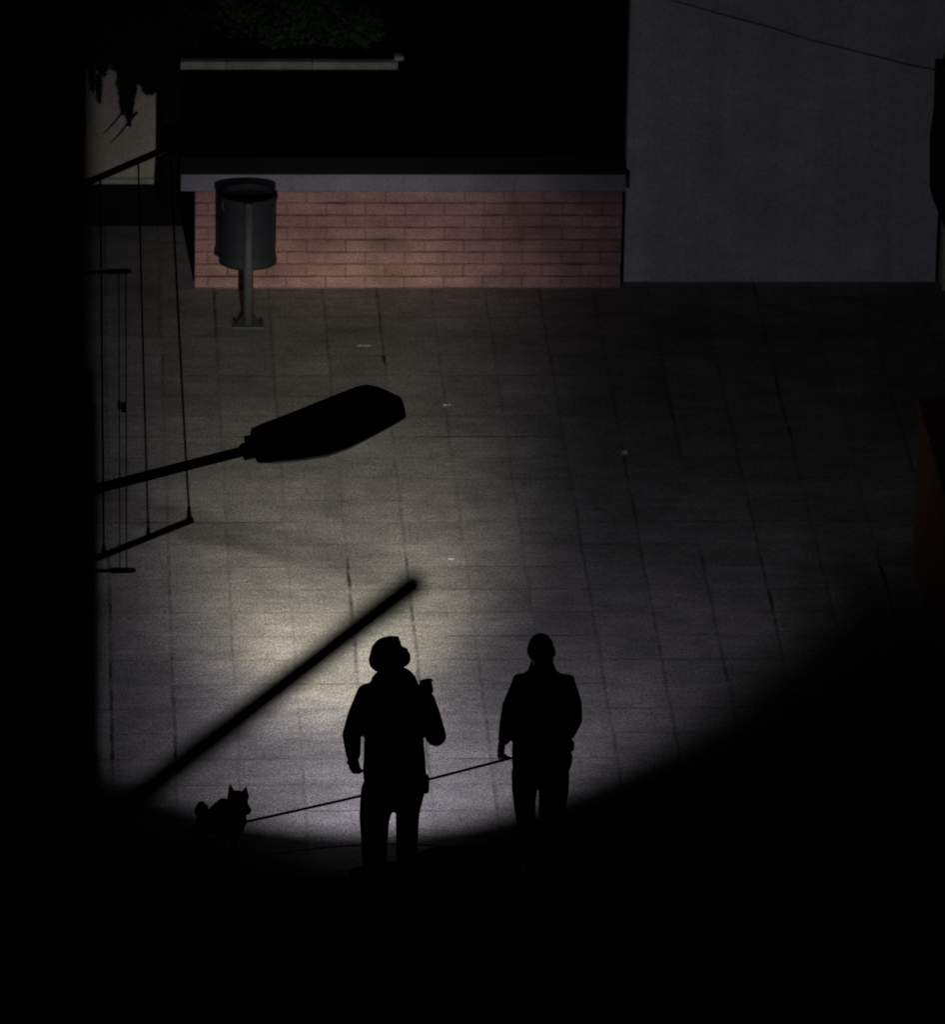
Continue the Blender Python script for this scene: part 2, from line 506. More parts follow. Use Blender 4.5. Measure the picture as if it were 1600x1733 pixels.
# concrete edging of the bed
ye0 = atZ(490, 131, 0.0).y
e0 = atY(238, 116, ye0).x; e1 = atY(674, 130, ye0).x
ed = tag(empty('concrete_edging', ((e0 + e1) / 2, ye0, 0)), 'pale concrete edging strip lying behind the brick wall below the shrubs', 'edging')
zt = (131 - 104) / (FPX / (Vector((1.5, ye0, 0)) - CAM).length * 0.937)
bm = bmesh.new()
n = 3; xs = [e0 + (e1 - e0) * i / n for i in range(n + 1)]
for i, (a, b) in enumerate(zip(xs, xs[1:])):
    add_box(bm, a + 0.0012, b - 0.0012, ye0 + 0.004 * i, ye0 + 0.10, -0.02, zt - 0.012 + random.uniform(-0.004, 0.004), 0.008)
from_bm('edging_stones', bm, M['edging'], ed)
bm = bmesh.new()
add_box(bm, e1 - 0.03, e1 + 0.045, ye0 + 0.03, ye0 + 0.13, zt - 0.011, zt + 0.026, 0.008)
from_bm('end_stone', bm, M['edging'], ed)

# ------------------------------------------------------------------ street lamp
YL = 41.56
A = atY(425, 757, YL); B = atY(687, 690, YL)
LC = atY(575, 712, YL)
Wl = Vector((XE, YL, 0)); ax = (B - A).normalized()
wall_pt = A - ax * ((A.x - XE) / ax.x)
lampE = tag(empty('street_lamp', wall_pt), 'long dark street lamp head on a slanting arm from the left building', 'street lamp')
side = Vector((0, 1, 0)); upn = side.cross(ax) * -1.0
if upn.z < 0: upn = -upn
ln = (B - A).length


def lamp_loft(bm, prof, sgn):
    """prof: (u fraction, half width, height up, height down)"""
    rings = []
    for u, w, hu, hd in prof:
        c = A + ax * (ln * u)
        ring = []
        for k in range(20):
            a = 2 * math.pi * k / 20
            ca, sa = math.cos(a), math.sin(a)
            ca = math.copysign(abs(ca) ** 0.75, ca); sa = math.copysign(abs(sa) ** 0.8, sa)
            h = hu if sa > 0 else hd
            ring.append(bm.verts.new(c + side * (w * ca) + upn * (h * sa)))
        rings.append(ring)
    for a, b in zip(rings, rings[1:]):
        for k in range(20): bm.faces.new((a[k], a[(k + 1) % 20], b[(k + 1) % 20], b[k]))
    bm.faces.new(rings[0][::-1]); bm.faces.new(rings[-1])


bm = bmesh.new()
lamp_loft(bm, [(0.015, 0.10, 0.075, 0.085), (0.03, 0.125, 0.098, 0.094), (0.10, 0.145, 0.108, 0.110), (0.30, 0.18, 0.124, 0.138), (0.45, 0.20, 0.142, 0.150),
               (0.60, 0.205, 0.164, 0.132), (0.74, 0.190, 0.184, 0.098), (0.80, 0.175, 0.182, 0.084), (0.86, 0.15, 0.156, 0.074), (0.93, 0.11, 0.108, 0.062), (0.98, 0.075, 0.066, 0.054), (0.99, 0.06, 0.050, 0.042)], 1)
from_bm('housing', bm, M['lamp'], lampE, smooth=False)
bm = bmesh.new()   # lens let into the underside
lamp_loft(bm, [(0.34, 0.10, -0.085, 0.146), (0.40, 0.13, -0.085, 0.156), (0.56, 0.13, -0.085, 0.150), (0.64, 0.10, -0.085, 0.136)], 1)
from_bm('lens', bm, M['glass'], lampE, smooth=True)
bm = bmesh.new()   # collar clamp and hinge lug at the rear
add_tube(bm, [A - ax * 0.06 - upn * 0.02, A + ax * 0.03 - upn * 0.01], [0.05, 0.062], 14)
from_bm('clamp', bm, M['lamp'], lampE)
bm = bmesh.new()
q = A + ax * 0.005 + upn * 0.055
add_tube(bm, [q - ax * 0.03, q + ax * 0.04], 0.022, 10)
from_bm('hinge', bm, M['lamp'], lampE)
bm = bmesh.new()
add_tube(bm, [wall_pt - ax * 0.02 - upn * 0.012, A - upn * 0.012], 0.031, 14)
from_bm('arm', bm, M['lamp'], lampE, smooth=True)
bm = bmesh.new(); add_box(bm, XE + 0.001, XE + 0.02, YL - 0.1, YL + 0.1, wall_pt.z - 0.2, wall_pt.z + 0.15, 0.004)
from_bm('wall_plate', bm, M['lamp'], lampE)
LP = A + ax * (ln * 0.455) - upn * 0.170 + Vector((0, 0.06, 0))
# added thin wire, hidden by the housing, to cast the soft paving streak
G1 = atZ(140, 846); G2 = atZ(660, 966)
s1 = LP + (G1 - LP) * 0.028; s2 = LP + (G2 - LP) * 0.024
bm = bmesh.new()
mid = [s1 + (s2 - s1) * (i / 6.0) for i in range(7)]
hang1 = LP.lerp(s1, 0.12); hang2 = LP.lerp(s2, 0.12)
add_tube(bm, [hang1] + mid + [hang2], 0.0011, 6)
from_bm('shadow_wire', bm, M['iron'], lampE)

# the lamp's light: intensity distribution of the reflector (as an IES profile would give)
ld = bpy.data.lights.new('lamp_light', 'POINT')
ld.shadow_soft_size = 0.0038
ld.energy = 1.0
ld.use_nodes = True
nt = ld.node_tree; N = nt.nodes


class LN(NT):
    def __init__(self, tree):
        self.t = tree; self.n = tree.nodes


L_ = LN(nt)
em = [x for x in N if x.type == 'EMISSION'][0]
tc = N.new('ShaderNodeTexCoord')
sgn = N.new('ShaderNodeVectorMath'); sgn.operation = 'SCALE'; sgn.inputs['Scale'].default_value = 1.0
nt.links.new(tc.outputs['Normal'], sgn.inputs[0])
nrm = N.new('ShaderNodeVectorMath'); nrm.operation = 'NORMALIZE'
nt.links.new(sgn.outputs[0], nrm.inputs[0])
DIR = nrm.outputs[0]
sx = N.new('ShaderNodeSeparateXYZ'); nt.links.new(DIR, sx.inputs[0])
dx, dy, dz = sx.outputs
phi = L_.math('MULTIPLY', L_.math('ARCTAN2', dx, dy), 180 / math.pi)
gam = L_.math('MULTIPLY', L_.math('ARCCOSINE', L_.math('MULTIPLY', dz, -1.0)), 180 / math.pi)
dot = N.new('ShaderNodeVectorMath'); dot.operation = 'DOT_PRODUCT'
nt.links.new(DIR, dot.inputs[0])
dot.inputs[1].default_value = Vector((0.082, 0.763, -0.641)).normalized()
cone = L_.math('ADD', L_.mr(dot.outputs['Value'], 0.848, 0.914, 0.0, 0.965, smooth=True), L_.mr(dot.outputs['Value'], 0.75, 0.86, 0.0, 0.026))
highs = L_.mr(gam, 62.0, 70.0, smooth=True)
S = L_.math('MAXIMUM', cone, highs)
latl = L_.math('MULTIPLY', L_.mr(L_.math('ABSOLUTE', phi), 48.0, 35.0), L_.mr(gam, 89.0, 86.0))
S = L_.math('MULTIPLY', S, latl)
cr = N.new('ShaderNodeFloatCurve')
cv = cr.mapping.curves[0]
PTS = [(0, 0.0), (26, 0.0), (34, 0.03), (39, 0.10), (42, 0.26), (46, 0.52), (51, 0.92), (56, 1.34), (61, 1.27), (65, 1.08), (69, 0.86), (73, 0.65), (75.2, 0.66), (76.4, 0.49), (78, 0.37), (80, 0.26), (83, 0.05), (90, 0.0)]
cv.points[0].location = (0, PTS[0][1]); cv.points[1].location = (1, PTS[-1][1])
for a, b in PTS[1:-1]: cv.points.new(a / 90.0, b / 1.2)
cv.points[0].location = (0, PTS[0][1] / 1.2)
for p_ in cv.points: p_.handle_type = 'AUTO_CLAMPED'
cr.mapping.update()
nt.links.new(L_.math('DIVIDE', gam, 90.0), cr.inputs['Value'])
Vg = L_.math('MULTIPLY', cr.outputs[0], 1.2)
dl = L_.math('DIVIDE', L_.math('MAXIMUM', L_.math('SUBTRACT', 2.6, phi), 0.0), 9.8)
dr = L_.math('DIVIDE', L_.math('MAXIMUM', L_.math('SUBTRACT', phi, 2.6), 0.0), L_.mr(gam, 62.0, 75.0, 10.8, 7.0))
gs = L_.math('EXPONENT', L_.math('MULTIPLY', L_.math('ADD', L_.math('POWER', dl, 2.0), L_.math('POWER', dr, 3.0)), -1.0))
core = L_.math('MULTIPLY', gs, Vg)
bq = L_.math('DIVIDE', L_.math('SUBTRACT', phi, 16.0), 33.0)
bg_ = L_.math('EXPONENT', L_.math('MULTIPLY', L_.math('MULTIPLY', bq, bq), -1.0))
broad = L_.math('MULTIPLY', bg_, L_.math('ADD', L_.mr(gam, 40.0, 58.0, 1.75, 0.30), L_.math('MULTIPLY', L_.mr(gam, 62.0, 74.0, 0.98, 0.47), L_.mr(gam, 76.0, 86.0, 1.0, 0.44))))
I = L_.math('MULTIPLY', L_.math('ADD', L_.math('MULTIPLY', core, 11.5), broad), S)
KI = 197.0
nt.links.new(L_.math('MULTIPLY', I, KI), em.inputs['Strength'])
colr = L_.mix(L_.math('MULTIPLY', core, 1.5, clamp=True), (0.915, 0.863, 1.0), (1.0, 0.938, 0.795))
nt.links.new(colr, em.inputs['Color'])
lo = bpy.data.objects.new('lamp_light', ld)
lo.location = LP
col.objects.link(lo)

# ------------------------------------------------------------------ clothesline brackets and lines
ZC = 4.5


def bracket(name, label, pa, pb, z, r, prongs, tipr=None, group=None):
    """arm from the wall to its tip (two pixels at height z) with upright prongs that hold the lines"""
    tip = atZ(pb[0], pb[1], z)
    root_ = atY(pa[0], pa[1], tip.y)
    d = (tip - root_).normalized()
    wp = root_ - d * ((root_.x - XE) / d.x)
    e = tag(empty(name, wp), label, 'bracket', group)
    bm = bmesh.new(); add_tube(bm, [wp, tip], r, 10)
    if tipr:
        add_limb(bm, [tip - d * 0.13, tip - d * 0.02], [tipr, tipr * 0.8])
    from_bm('arm', bm, M['iron'], e)
    bm = bmesh.new(); add_box(bm, XE + 0.001, XE + 0.015, tip.y - 0.05, tip.y + 0.05, wp.z - 0.1, wp.z + 0.1, 0.003)
    from_bm('wall_plate', bm, M['iron'], e)
    for (qx, qy), h in prongs:
        p0 = atY(qx, qy, tip.y)
        bm = bmesh.new(); add_tube(bm, [p0 - Vector((0, 0, 0.015)), p0 + Vector((0, 0, h))], [0.017, 0.008], 8)
        from_bm('line_hook', bm, M['iron'], e)
    return tip


g1 = 'clothesline brackets on the left building'
tn = bracket('clothesline_bracket', 'near upward slanting clothesline bracket below the street lamp arm', (165, 944), (327, 879), ZC, 0.018, [((320, 878), 0.07), ((251, 907), 0.05), ((176, 937), 0.05)], group=g1)
tf = bracket('clothesline_bracket', 'far slanting clothesline bracket in front of the beige wall', (165, 302), (290, 248), ZC, 0.021, [((288, 250), 0.02), ((234, 272), 0.02)], group=g1)
tn2 = bracket('clothesline_bracket', 'short level clothesline bracket with a thick tip just below the near slanting one', (160, 966), (230, 965), 3.5, 0.010, [], 0.018, group=g1)
tf2 = bracket('clothesline_bracket', 'short level clothesline bracket with a thick tip beside the brick wall', (165, 461), (222, 459), 3.5, 0.011, [], 0.019, group=g1)


def line(label, pn, pf, yn, yf, r, sag, clip=None):
    a = atY(pn[0], pn[1], yn); b = atY(pf[0], pf[1], yf)
    bm = bmesh.new()
    pts = []
    for i in range(25):
        f = i / 24.0
        p = a.lerp(b, f); p.z -= sag * 4 * f * (1 - f)
        pts.append(p)
    add_tube(bm, pts, r, 6)
    o = tag(from_bm('clothesline', bm, M['wire']), label, 'clothesline', 'clotheslines along the left building')
    return pts


line('outermost clothesline of the left building, between the tips of the slanting brackets', (320, 868), (288, 252), tn.y, tf.y, 0.0058, 0.05)
line('middle clothesline held halfway along the slanting brackets', (251, 900), (234, 272), tn.y, tf.y, 0.0052, 0.06)
line('innermost clothesline close to the building wall on the slanting brackets', (176, 930), (170, 300), tn.y, tf.y, 0.0055, 0.05)
pl = line('inner thin line of the close pair between the short level brackets', (203, 962), (201, 463), tn2.y, tf2.y, 0.0034, 0.04)
line('outer thin line of the close pair between the short level brackets', (214, 963), (213, 463), tn2.y, tf2.y, 0.0034, 0.03)
# a peg left on the thin line
pg = atY(206, 684, (tn2.y + tf2.y) / 2 + 0.25)
peg = tag(empty('clothes_peg', pg), 'small clothes peg clipped on the thin clothesline', 'clothes peg')
bm = bmesh.new()
add_box(bm, pg.x - 0.004, pg.x + 0.022, pg.y - 0.006, pg.y + 0.006, pg.z - 0.05, pg.z + 0.012, 0.003)
from_bm('peg_leg', bm, M['iron'], peg)
bm = bmesh.new()
add_box(bm, pg.x - 0.024, pg.x - 0.006, pg.y - 0.006, pg.y + 0.006, pg.z - 0.03, pg.z + 0.02, 0.003)
from_bm('peg_leg', bm, M['iron'], peg)

# out of focus pole close to the camera
YP = 13.8
p0 = atY(150, 1412, YP); p1 = atY(698, 990, YP)
dd = (p1 - p0).normalized(); wp = p0 - dd * ((p0.x - XE) / dd.x)
pole = tag(empty('wall_pole', wp), 'blurred black pole slanting up across the view from the left building', 'pole')
bm = bmesh.new(); add_tube(bm, [wp, p1], 0.0272, 16)
from_bm('tube', bm, M['iron'], pole, smooth=True)
bm = bmesh.new(); add_ball(bm, p1, 0.0279)
from_bm('end_cap', bm, M['iron'], pole, smooth=True)
bm = bmesh.new(); add_box(bm, XE + 0.001, XE + 0.012, YP - 0.06, YP + 0.06, wp.z - 0.08, wp.z + 0.08, 0.003)
from_bm('wall_plate', bm, M['iron'], pole)

# ------------------------------------------------------------------ litter bin
pb = atZ(420, 552)
BX, BY = pb.x, pb.y
bn = tag(empty('litter_bin', (BX, BY, 0)), 'grey metal drum litter bin on a single post in front of the brick wall', 'litter bin')
bm = bmesh.new(); add_tube(bm, [(BX, BY, 0.0), (BX, BY, 0.93)], 0.036, 20)
add_ball(bm, (BX, BY, 0.93), (0.036, 0.036, 0.02))
from_bm('post', bm, M['steelpale'], bn, smooth=True)
dcy = BY + 0.036 + 0.205 + 0.004
RD = 0.205
bm = bmesh.new()
z0, z1 = 0.425, 0.925
prof = [(RD + 0.008, z0 - 0.01), (RD + 0.006, z0 + 0.02), (RD - 0.002, z0 + 0.06), (RD, (z0 + z1) / 2), (RD, z1 - 0.06), (RD + 0.003, z1 - 0.03), (RD + 0.003, z1),
        (RD - 0.009, z1), (RD - 0.010, z0 + 0.012), (0.001, z0 + 0.012), (0.001, z0 - 0.01)]
add_lathe(bm, BX, dcy, prof)
from_bm('drum', bm, M['steel'], bn, smooth=True)
bm = bmesh.new()
add_lathe(bm, BX, dcy, [(RD + 0.004, z1 - 0.022), (RD + 0.010, z1 - 0.020), (RD + 0.010, z1 + 0.014), (RD - 0.013, z1 + 0.014), (RD - 0.013, z1 + 0.0), (RD - 0.006, z1 - 0.01)])
from_bm('rim', bm, M['steel'], bn, smooth=True)
bm = bmesh.new()
add_lathe(bm, BX, dcy, [(RD - 0.014, z1 - 0.03), (RD - 0.016, z1 - 0.03), (RD - 0.05, z0 + 0.10), (0.001, z0 + 0.06), (0.001, z0 + 0.05), (RD - 0.014, z0 + 0.05)], 28)
from_bm('liner', bm, M['rubber'], bn, smooth=True)
for zb in (z0 + 0.09, z1 - 0.10):
    bm = bmesh.new(); add_box(bm, BX - 0.045, BX + 0.045, BY + 0.01, BY + 0.055, zb - 0.014, zb + 0.014, 0.004)
    from_bm('mounting_clip', bm, M['steel'], bn)
bm = bmesh.new(); add_box(bm, BX - 0.115, BX + 0.115, BY - 0.06, BY + 0.10, 0.0, 0.012, 0.003)
from_bm('base_plate', bm, M['steelpale'], bn)
for sxx in (-1, 1):
    bm = bmesh.new()
    v = [bm.verts.new((BX + sxx * 0.03, BY - 0.006 + k * 0.012, z)) for k in (0, 1) for z in (0.012, 0.10)]
    w = [bm.verts.new((BX + sxx * 0.10, BY - 0.006 + k * 0.012, 0.012)) for k in (0, 1)]
    bm.faces.new((v[0], v[1], w[0])); bm.faces.new((v[2], w[1], v[3])); bm.faces.new((v[0], w[0], w[1], v[2])); bm.faces.new((v[1], v[3], w[1], w[0]))
    bm.faces.new((v[0], v[2], v[3], v[1]))
    from_bm('gusset', bm, M['rubber'], bn)
    bm = bmesh.new(); add_tube(bm, [(BX + sxx * 0.095, BY + 0.06, 0.012), (BX + sxx * 0.095, BY + 0.06, 0.035)], 0.012, 6)
    from_bm('bolt', bm, M['rubber'], bn)
bm = bmesh.new()
hx = BX - RD * 0.88; hy = dcy - RD * 0.55
add_tube(bm, [(hx, hy, z1 - 0.01), (hx - 0.012, hy - 0.01, z1 - 0.04), (hx + 0.004, hy - 0.016, z1 - 0.075)], 0.004, 6)
from_bm('latch', bm, M['steelpale'], bn)

# ------------------------------------------------------------------ litter scraps
def scrap(px, py, w, d, h, label, rz):
    c = atZ(px, py)
    bm = bmesh.new()
    r = bmesh.ops.create_grid(bm, x_segments=5, y_segments=4, size=0.5)
    rr = random.Random(px)
    for v in r['verts']:
        x, y = v.co.x * w, v.co.y * d
        v.co = Vector((c.x + x * math.cos(rz) - y * math.sin(rz), c.y + x * math.sin(rz) + y * math.cos(rz), 0.004 + h * rr.random()))
    bmesh.ops.solidify(bm, geom=bm.faces[:], thickness=0.002)
    tag(from_bm('paper_scrap', bm, M['paper']), label, 'litter', 'paper scraps on the paving')


scrap(1057, 770, 0.045, 0.03, 0.03, 'small crumpled white paper scrap alone on the dark paving at right', 0.4)
scrap(757, 687, 0.055, 0.02, 0.008, 'thin pale paper strip on the paving to the right of the lamp head', 0.05)
scrap(764, 948, 0.045, 0.018, 0.010, 'tiny pale paper scrap on the bright paving beside the pole tip', -0.15)
scrap(616, 586, 0.10, 0.012, 0.004, 'long thin pale straw on the paving between bin and lamp head', 0.02)

# ------------------------------------------------------------------ tree and shrubs
def leaves(bm, centre, rad, count, size, rnd, droop=0.0):
    for _ in range(count):
        while True:
            p = Vector((rnd.uniform(-1, 1), rnd.uniform(-1, 1), rnd.uniform(-1, 1)))
            if 0.15 < p.length < 1: break
        c = Vector(centre) + Vector((p.x * rad[0], p.y * rad[1], p.z * rad[2]))
        a = Vector((rnd.gauss(0, 1), rnd.gauss(0, 1), rnd.gauss(0, 0.8) - droop)).normalized()
        b = a.cross(Vector((rnd.gauss(0, 1), rnd.gauss(0, 1), rnd.gauss(0, 1)))).normalized()
        s = size * rnd.uniform(0.6, 1.35)
        q = a.cross(b) * s * 0.12
        v = [bm.verts.new(c - a * s * 0.5), bm.verts.new(c + b * s * 0.26 + q), bm.verts.new(c + a * s * 0.55), bm.verts.new(c - b * s * 0.26 + q)]
        bm.faces.new(v)


def shrub(px, py, Y, rad, count, size, mat, label, group, seed):
    rnd = random.Random(seed)
    c = atY(px, py, Y)
    base = Vector((c.x, Y, 0.03))
    e = tag(empty('shrub', base), label, 'shrub', group)
    bm = bmesh.new()
    for k in range(9):
        dirn = Vector((rnd.uniform(-1, 1) * rad[0], rnd.uniform(-1, 1) * rad[1], 0)) * 0.8
        tipp = c + dirn + Vector((0, 0, rad[2] * rnd.uniform(0.2, 0.9)))
        leaves(bm, c + dirn * 0.9 + Vector((0, 0, rnd.uniform(-0.6, 0.6) * rad[2])), (rad[0] * 0.5, rad[1] * 0.5, rad[2] * 0.45), count // 9, size, rnd)
    from_bm('foliage', bm, mat, e)
    bm = bmesh.new()
    for k in range(6):
        tipp = c + Vector((rnd.uniform(-1, 1) * rad[0], rnd.uniform(-1, 1) * rad[1], rad[2] * rnd.uniform(0.1, 0.8)))
        m_ = base.lerp(tipp, 0.5) + Vector((rnd.uniform(-0.05, 0.05), 0, 0.05))
        add_tube(bm, [base + Vector((rnd.uniform(-0.04, 0.04), 0, -0.03)), m_, tipp], [0.012, 0.008, 0.003], 6)
    from_bm('stem', bm, M['bark'], e)


gs_ = 'shrubs behind the concrete edging'
shrub(420, 20, ye0 + 0.75, (0.36, 0.3, 0.34), 900, 0.05, M['leafolive'], 'sparse olive shrub left of the greener shrubs behind the concrete edging', gs_, 3)
shrub(500, 42, ye0 + 0.65, (0.30, 0.3, 0.30), 1500, 0.05, M['leafgreen'], 'middle dark green shrub behind the concrete edging', gs_, 5)
shrub(580, 30, ye0 + 0.8, (0.28, 0.3, 0.36), 1500, 0.05, M['leafgreen'], 'rightmost dark green shrub behind the concrete edging', gs_, 8)
shrub(325, 40, ye0 + 0.6, (0.26, 0.25, 0.26), 500, 0.05, M['leafdark'], 'nearly black shrub beside the tree trunk behind the concrete edging', gs_, 11)

YT = 54.5
tb = Vector((atY(286, 300, YT).x, YT, 0.0))
tree = tag(empty('tree', tb), 'dark tree with a thick trunk behind the left end of the brick wall', 'tree')
rt = random.Random(4)
bm = bmesh.new()
trx = lambda z, o: Vector((atY(286 + o, 300, YT).x + 0.01 * z, YT, z))
add_tube(bm, [trx(-0.03, 0), trx(0.3, 1), trx(0.9, -1), trx(1.6, 0), trx(2.4, 2), trx(3.2, -2)], [0.095, 0.083, 0.078, 0.080, 0.074, 0.06], 16)
tops = []
for k in range(8):
    a = k * 0.8 + 0.3
    s_ = trx(1.9 + 0.16 * k, 0)
    t_ = s_ + Vector((math.cos(a) * 0.8, math.sin(a) * 0.8, 0.7 + 0.1 * (k % 3)))
    m_ = s_.lerp(t_, 0.5) + Vector((0, 0, 0.1))
    add_tube(bm, [s_, m_, t_], [0.035, 0.025, 0.012], 8)
    tops.append(t_)
from_bm('trunk', bm, M['bark'], tree, smooth=True)
# drooping branches hanging in front of the beige wall
YD = 54.35
bm = bmesh.new()
hang = [[(286, -60), (255, -20), (232, 60), (224, 130), (219, 206)], [(286, -80), (230, -40), (195, 20), (186, 90)], [(286, -60), (262, 20), (256, 90), (252, 150)], [(232, 190), (219, 206), (203, 226), (186, 243)]]
for h_ in hang:
    add_tube(bm, [atY(x, y, YD if i else YT) if True else None for i, (x, y) in enumerate(h_)] if h_[0][1] < 0 else [atY(x, y, YD) for x, y in h_],
             [0.012 - 0.0022 * i for i in range(len(h_))], 6)
from_bm('hanging_branch', bm, M['bark'], tree)
bm = bmesh.new()
for t_ in tops:
    for k in range(4):
        leaves(bm, t_ + Vector((rt.uniform(-.4, .4), rt.uniform(-.4, .4), rt.uniform(0.0, .6))), (0.42, 0.42, 0.34), 240, 0.075, rt)
# drooping tip clusters: (pixel x, pixel y, half width px, half height px)
for x, y, w, h_, n_ in [(220, 122, 17, 30, 700), (219, 155, 11, 28, 480), (218.5, 184, 6, 20, 200), (218.5, 202, 3, 9, 60), (214, 85, 28, 28, 700), (182, 76, 24, 34, 520), (173, 112, 9, 20, 160),
                        (254, 136, 17, 26, 700), (240, 122, 12, 24, 320), (258, 90, 14, 36, 400), (238, 78, 30, 24, 450), (200, 40, 40, 30, 600), (250, 45, 30, 28, 450), (167, 150, 5, 24, 110)]:
    c = atY(x, y, YD)
    leaves(bm, c, (w / 236.0, 0.10, h_ / 222.0), n_, 0.045, rt, 0.8)
from_bm('crown', bm, M['leafdark'], tree)

# ------------------------------------------------------------------ people
def hand(bm, P, wrist, tip, side_px, curl, s, flip=1):
    """palm and five fingers; wrist/tip world points, side_px: unit vector across the palm, curl: unit vector fingers bend to"""
    ax_ = (tip - wrist).normalized(); across = (side_px - ax_ * side_px.dot(ax_)).normalized()
    cu = (curl - ax_ * curl.dot(ax_) - across * curl.dot(across)).normalized()
    L = 0.185 * s
    palm0 = wrist + ax_ * 0.02 * s; palm1 = wrist + ax_ * 0.085 * s
    for k in (-1, 0, 1):
        add_limb(bm, [palm0 + across * 0.018 * k * s, palm1 + across * 0.026 * k * s], [0.018 * s, 0.015 * s], seg=10)
    for k, (o, ln_, r_) in enumerate(((-0.033, 0.068, 0.0082), (-0.011, 0.080, 0.009), (0.011, 0.076, 0.009), (0.032, 0.060, 0.0078))):
        b0 = palm1 + across * o * s
        c1 = 0.35 + 0.1 * k
        j1 = b0 + (ax_ * math.cos(c1) + cu * math.sin(c1)) * ln_ * 0.5 * s
        c2 = c1 + 0.6 + 0.08 * k
        j2 = j1 + (ax_ * math.cos(c2) + cu * math.sin(c2)) * ln_ * 0.32 * s
        c3 = c2 + 0.5
        j3 = j2 + (ax_ * math.cos(c3) + cu * math.sin(c3)) * ln_ * 0.24 * s
        add_limb(bm, [b0, j1, j2, j3], [r_ * 1.1 * s, r_ * s, r_ * 0.92 * s, r_ * 0.8 * s], seg=8)
    tb_ = palm0 + ax_ * 0.015 * s + across * 0.026 * flip * s
    t1 = tb_ + (across * flip * 0.7 + ax_ * 0.6 + cu * 0.35).normalized() * 0.042 * s
    t2 = t1 + (across * flip * 0.15 + ax_ * 0.8 + cu * 0.6).normalized() * 0.032 * s
    add_limb(bm, [tb_, t1, t2], [0.0125 * s, 0.0105 * s, 0.0085 * s], seg=8)


def face_bits(bm, c, fdir, up, s):
    """nose, brow, lips, ears on a head centred c facing fdir"""
    lat = fdir.cross(up).normalized()
    add_limb(bm, [c + fdir * 0.088 * s + up * 0.02 * s, c + fdir * 0.112 * s - up * 0.018 * s], [0.010 * s, 0.014 * s], seg=8)
    add_limb(bm, [c + fdir * 0.082 * s + up * 0.034 * s - lat * 0.04 * s, c + fdir * 0.090 * s + up * 0.032 * s, c + fdir * 0.082 * s + up * 0.034 * s + lat * 0.04 * s], [0.012 * s] * 3, seg=8)
    add_limb(bm, [c + fdir * 0.086 * s - up * 0.048 * s - lat * 0.02 * s, c + fdir * 0.086 * s - up * 0.048 * s + lat * 0.02 * s], [0.009 * s] * 2, seg=8)
    add_ball(bm, c + fdir * 0.070 * s - up * 0.078 * s, 0.030 * s)
    for k in (-1, 1):
        add_ball(bm, c + lat * 0.076 * k * s - up * 0.002 * s - fdir * 0.01 * s, (0.014 * s, 0.020 * s, 0.030 * s))
        add_ball(bm, c + fdir * 0.074 * s + lat * 0.031 * k * s + up * 0.012 * s, 0.013 * s)


def foot(bm, ankle, dirn, s):
    a = Vector((ankle.x, ankle.y, 0.045)); d = Vector((dirn[0], dirn[1], 0)).normalized()
    add_limb(bm, [a - d * 0.05, a + d * 0.06, Vector((a.x, a.y, 0.036)) + d * 0.17], [0.044 * s, 0.043 * s, 0.036 * s], seg=10)
    add_limb(bm, [ankle + Vector((0, 0, 0.02)), a], [0.045 * s, 0.045 * s], seg=10)


# ---- the man
gm = atZ(655, 1500)
YM = gm.y
PXM = FPX / (Vector((gm.x, YM, 1.0)) - CAM).length
q = lambda r: r / PXM


def P(x, y, d=0.0): return atY(x, y, YM + d)


man = tag(empty('person', (gm.x, YM, 0)), 'person in dark jacket and cap, head thrown back, one hand raised to the shoulder', 'person')
hc = P(663, 1107, 0.0)
fdir = Vector((0.80, -0.30, 0.50)).normalized()
upd = (Vector((-0.42, 0.0, 0.9)) - fdir * Vector((-0.42, 0.0, 0.9)).dot(fdir)).normalized()
lat = fdir.cross(upd)
rm = Matrix((lat, fdir, upd)).transposed()
bm = bmesh.new()
add_ball(bm, P(656, 1106), (0.076, 0.098, 0.100), rm)
add_limb(bm, [P(664, 1112), P(679, 1113, -0.015)], [q(21), q(17)], 0.9)
face_bits(bm, P(659, 1107, -0.004), fdir, upd, 1.0)
add_limb(bm, [P(662, 1120), P(665, 1150)], [q(20), q(23)], 0.9)
# continuous body under the clothes
add_limb(bm, [P(667, 1168), P(667, 1215), P(667, 1265), P(667, 1320)], [q(34), q(40), q(39), q(40)], 0.62)
add_limb(bm, [P(629, 1176), P(667, 1170), P(705, 1176)], [q(14), q(20), q(14)], 0.9)
add_limb(bm, [P(622, 1178), P(599, 1243, 0.02), P(595, 1272, -0.02)], [q(14), q(12), q(8)])
add_limb(bm, [P(712, 1180), P(736, 1240, 0.0), P(725, 1182, -0.13)], [q(14), q(12), q(8)])
add_limb(bm, [P(645, 1330), P(634, 1405), P(634, 1480)], [q(24), q(16), q(10)])
add_limb(bm, [P(688, 1330), P(691, 1405), P(688, 1478)], [q(23), q(15), q(10)])
hand(bm, P, P(596, 1276, -0.025), P(603, 1312, -0.04), Vector((0.75, -0.6, 0)), Vector((0.5, 0.8, 0)), 1.05, -1)
hand(bm, P, P(726, 1176, -0.13), P(716, 1138, -0.15), Vector((1, 0.35, 0)), Vector((-0.7, -0.7, 0)), 1.0, -1)
for p_ in ((634, 1482), (688, 1480)):
    foot(bm, P(*p_), (0.1, -1), 0.8)
fuse('body', bm, M['skin'], man, 0.0075, 2)
bm = bmesh.new()   # jacket
add_limb(bm, [P(667, 1166), P(667, 1200), P(667, 1250), P(668, 1290), P(668, 1308)], [q(43), q(50), q(51), q(54), q(55)], 0.60)
add_limb(bm, [P(623, 1172), P(645, 1165), P(667, 1163), P(691, 1170), P(713, 1175)], [q(16), q(16), q(20), q(14), q(16)], 0.95)
add_limb(bm, [P(653, 1151), P(665, 1154), P(677, 1154)], [q(12), q(15), q(11)])
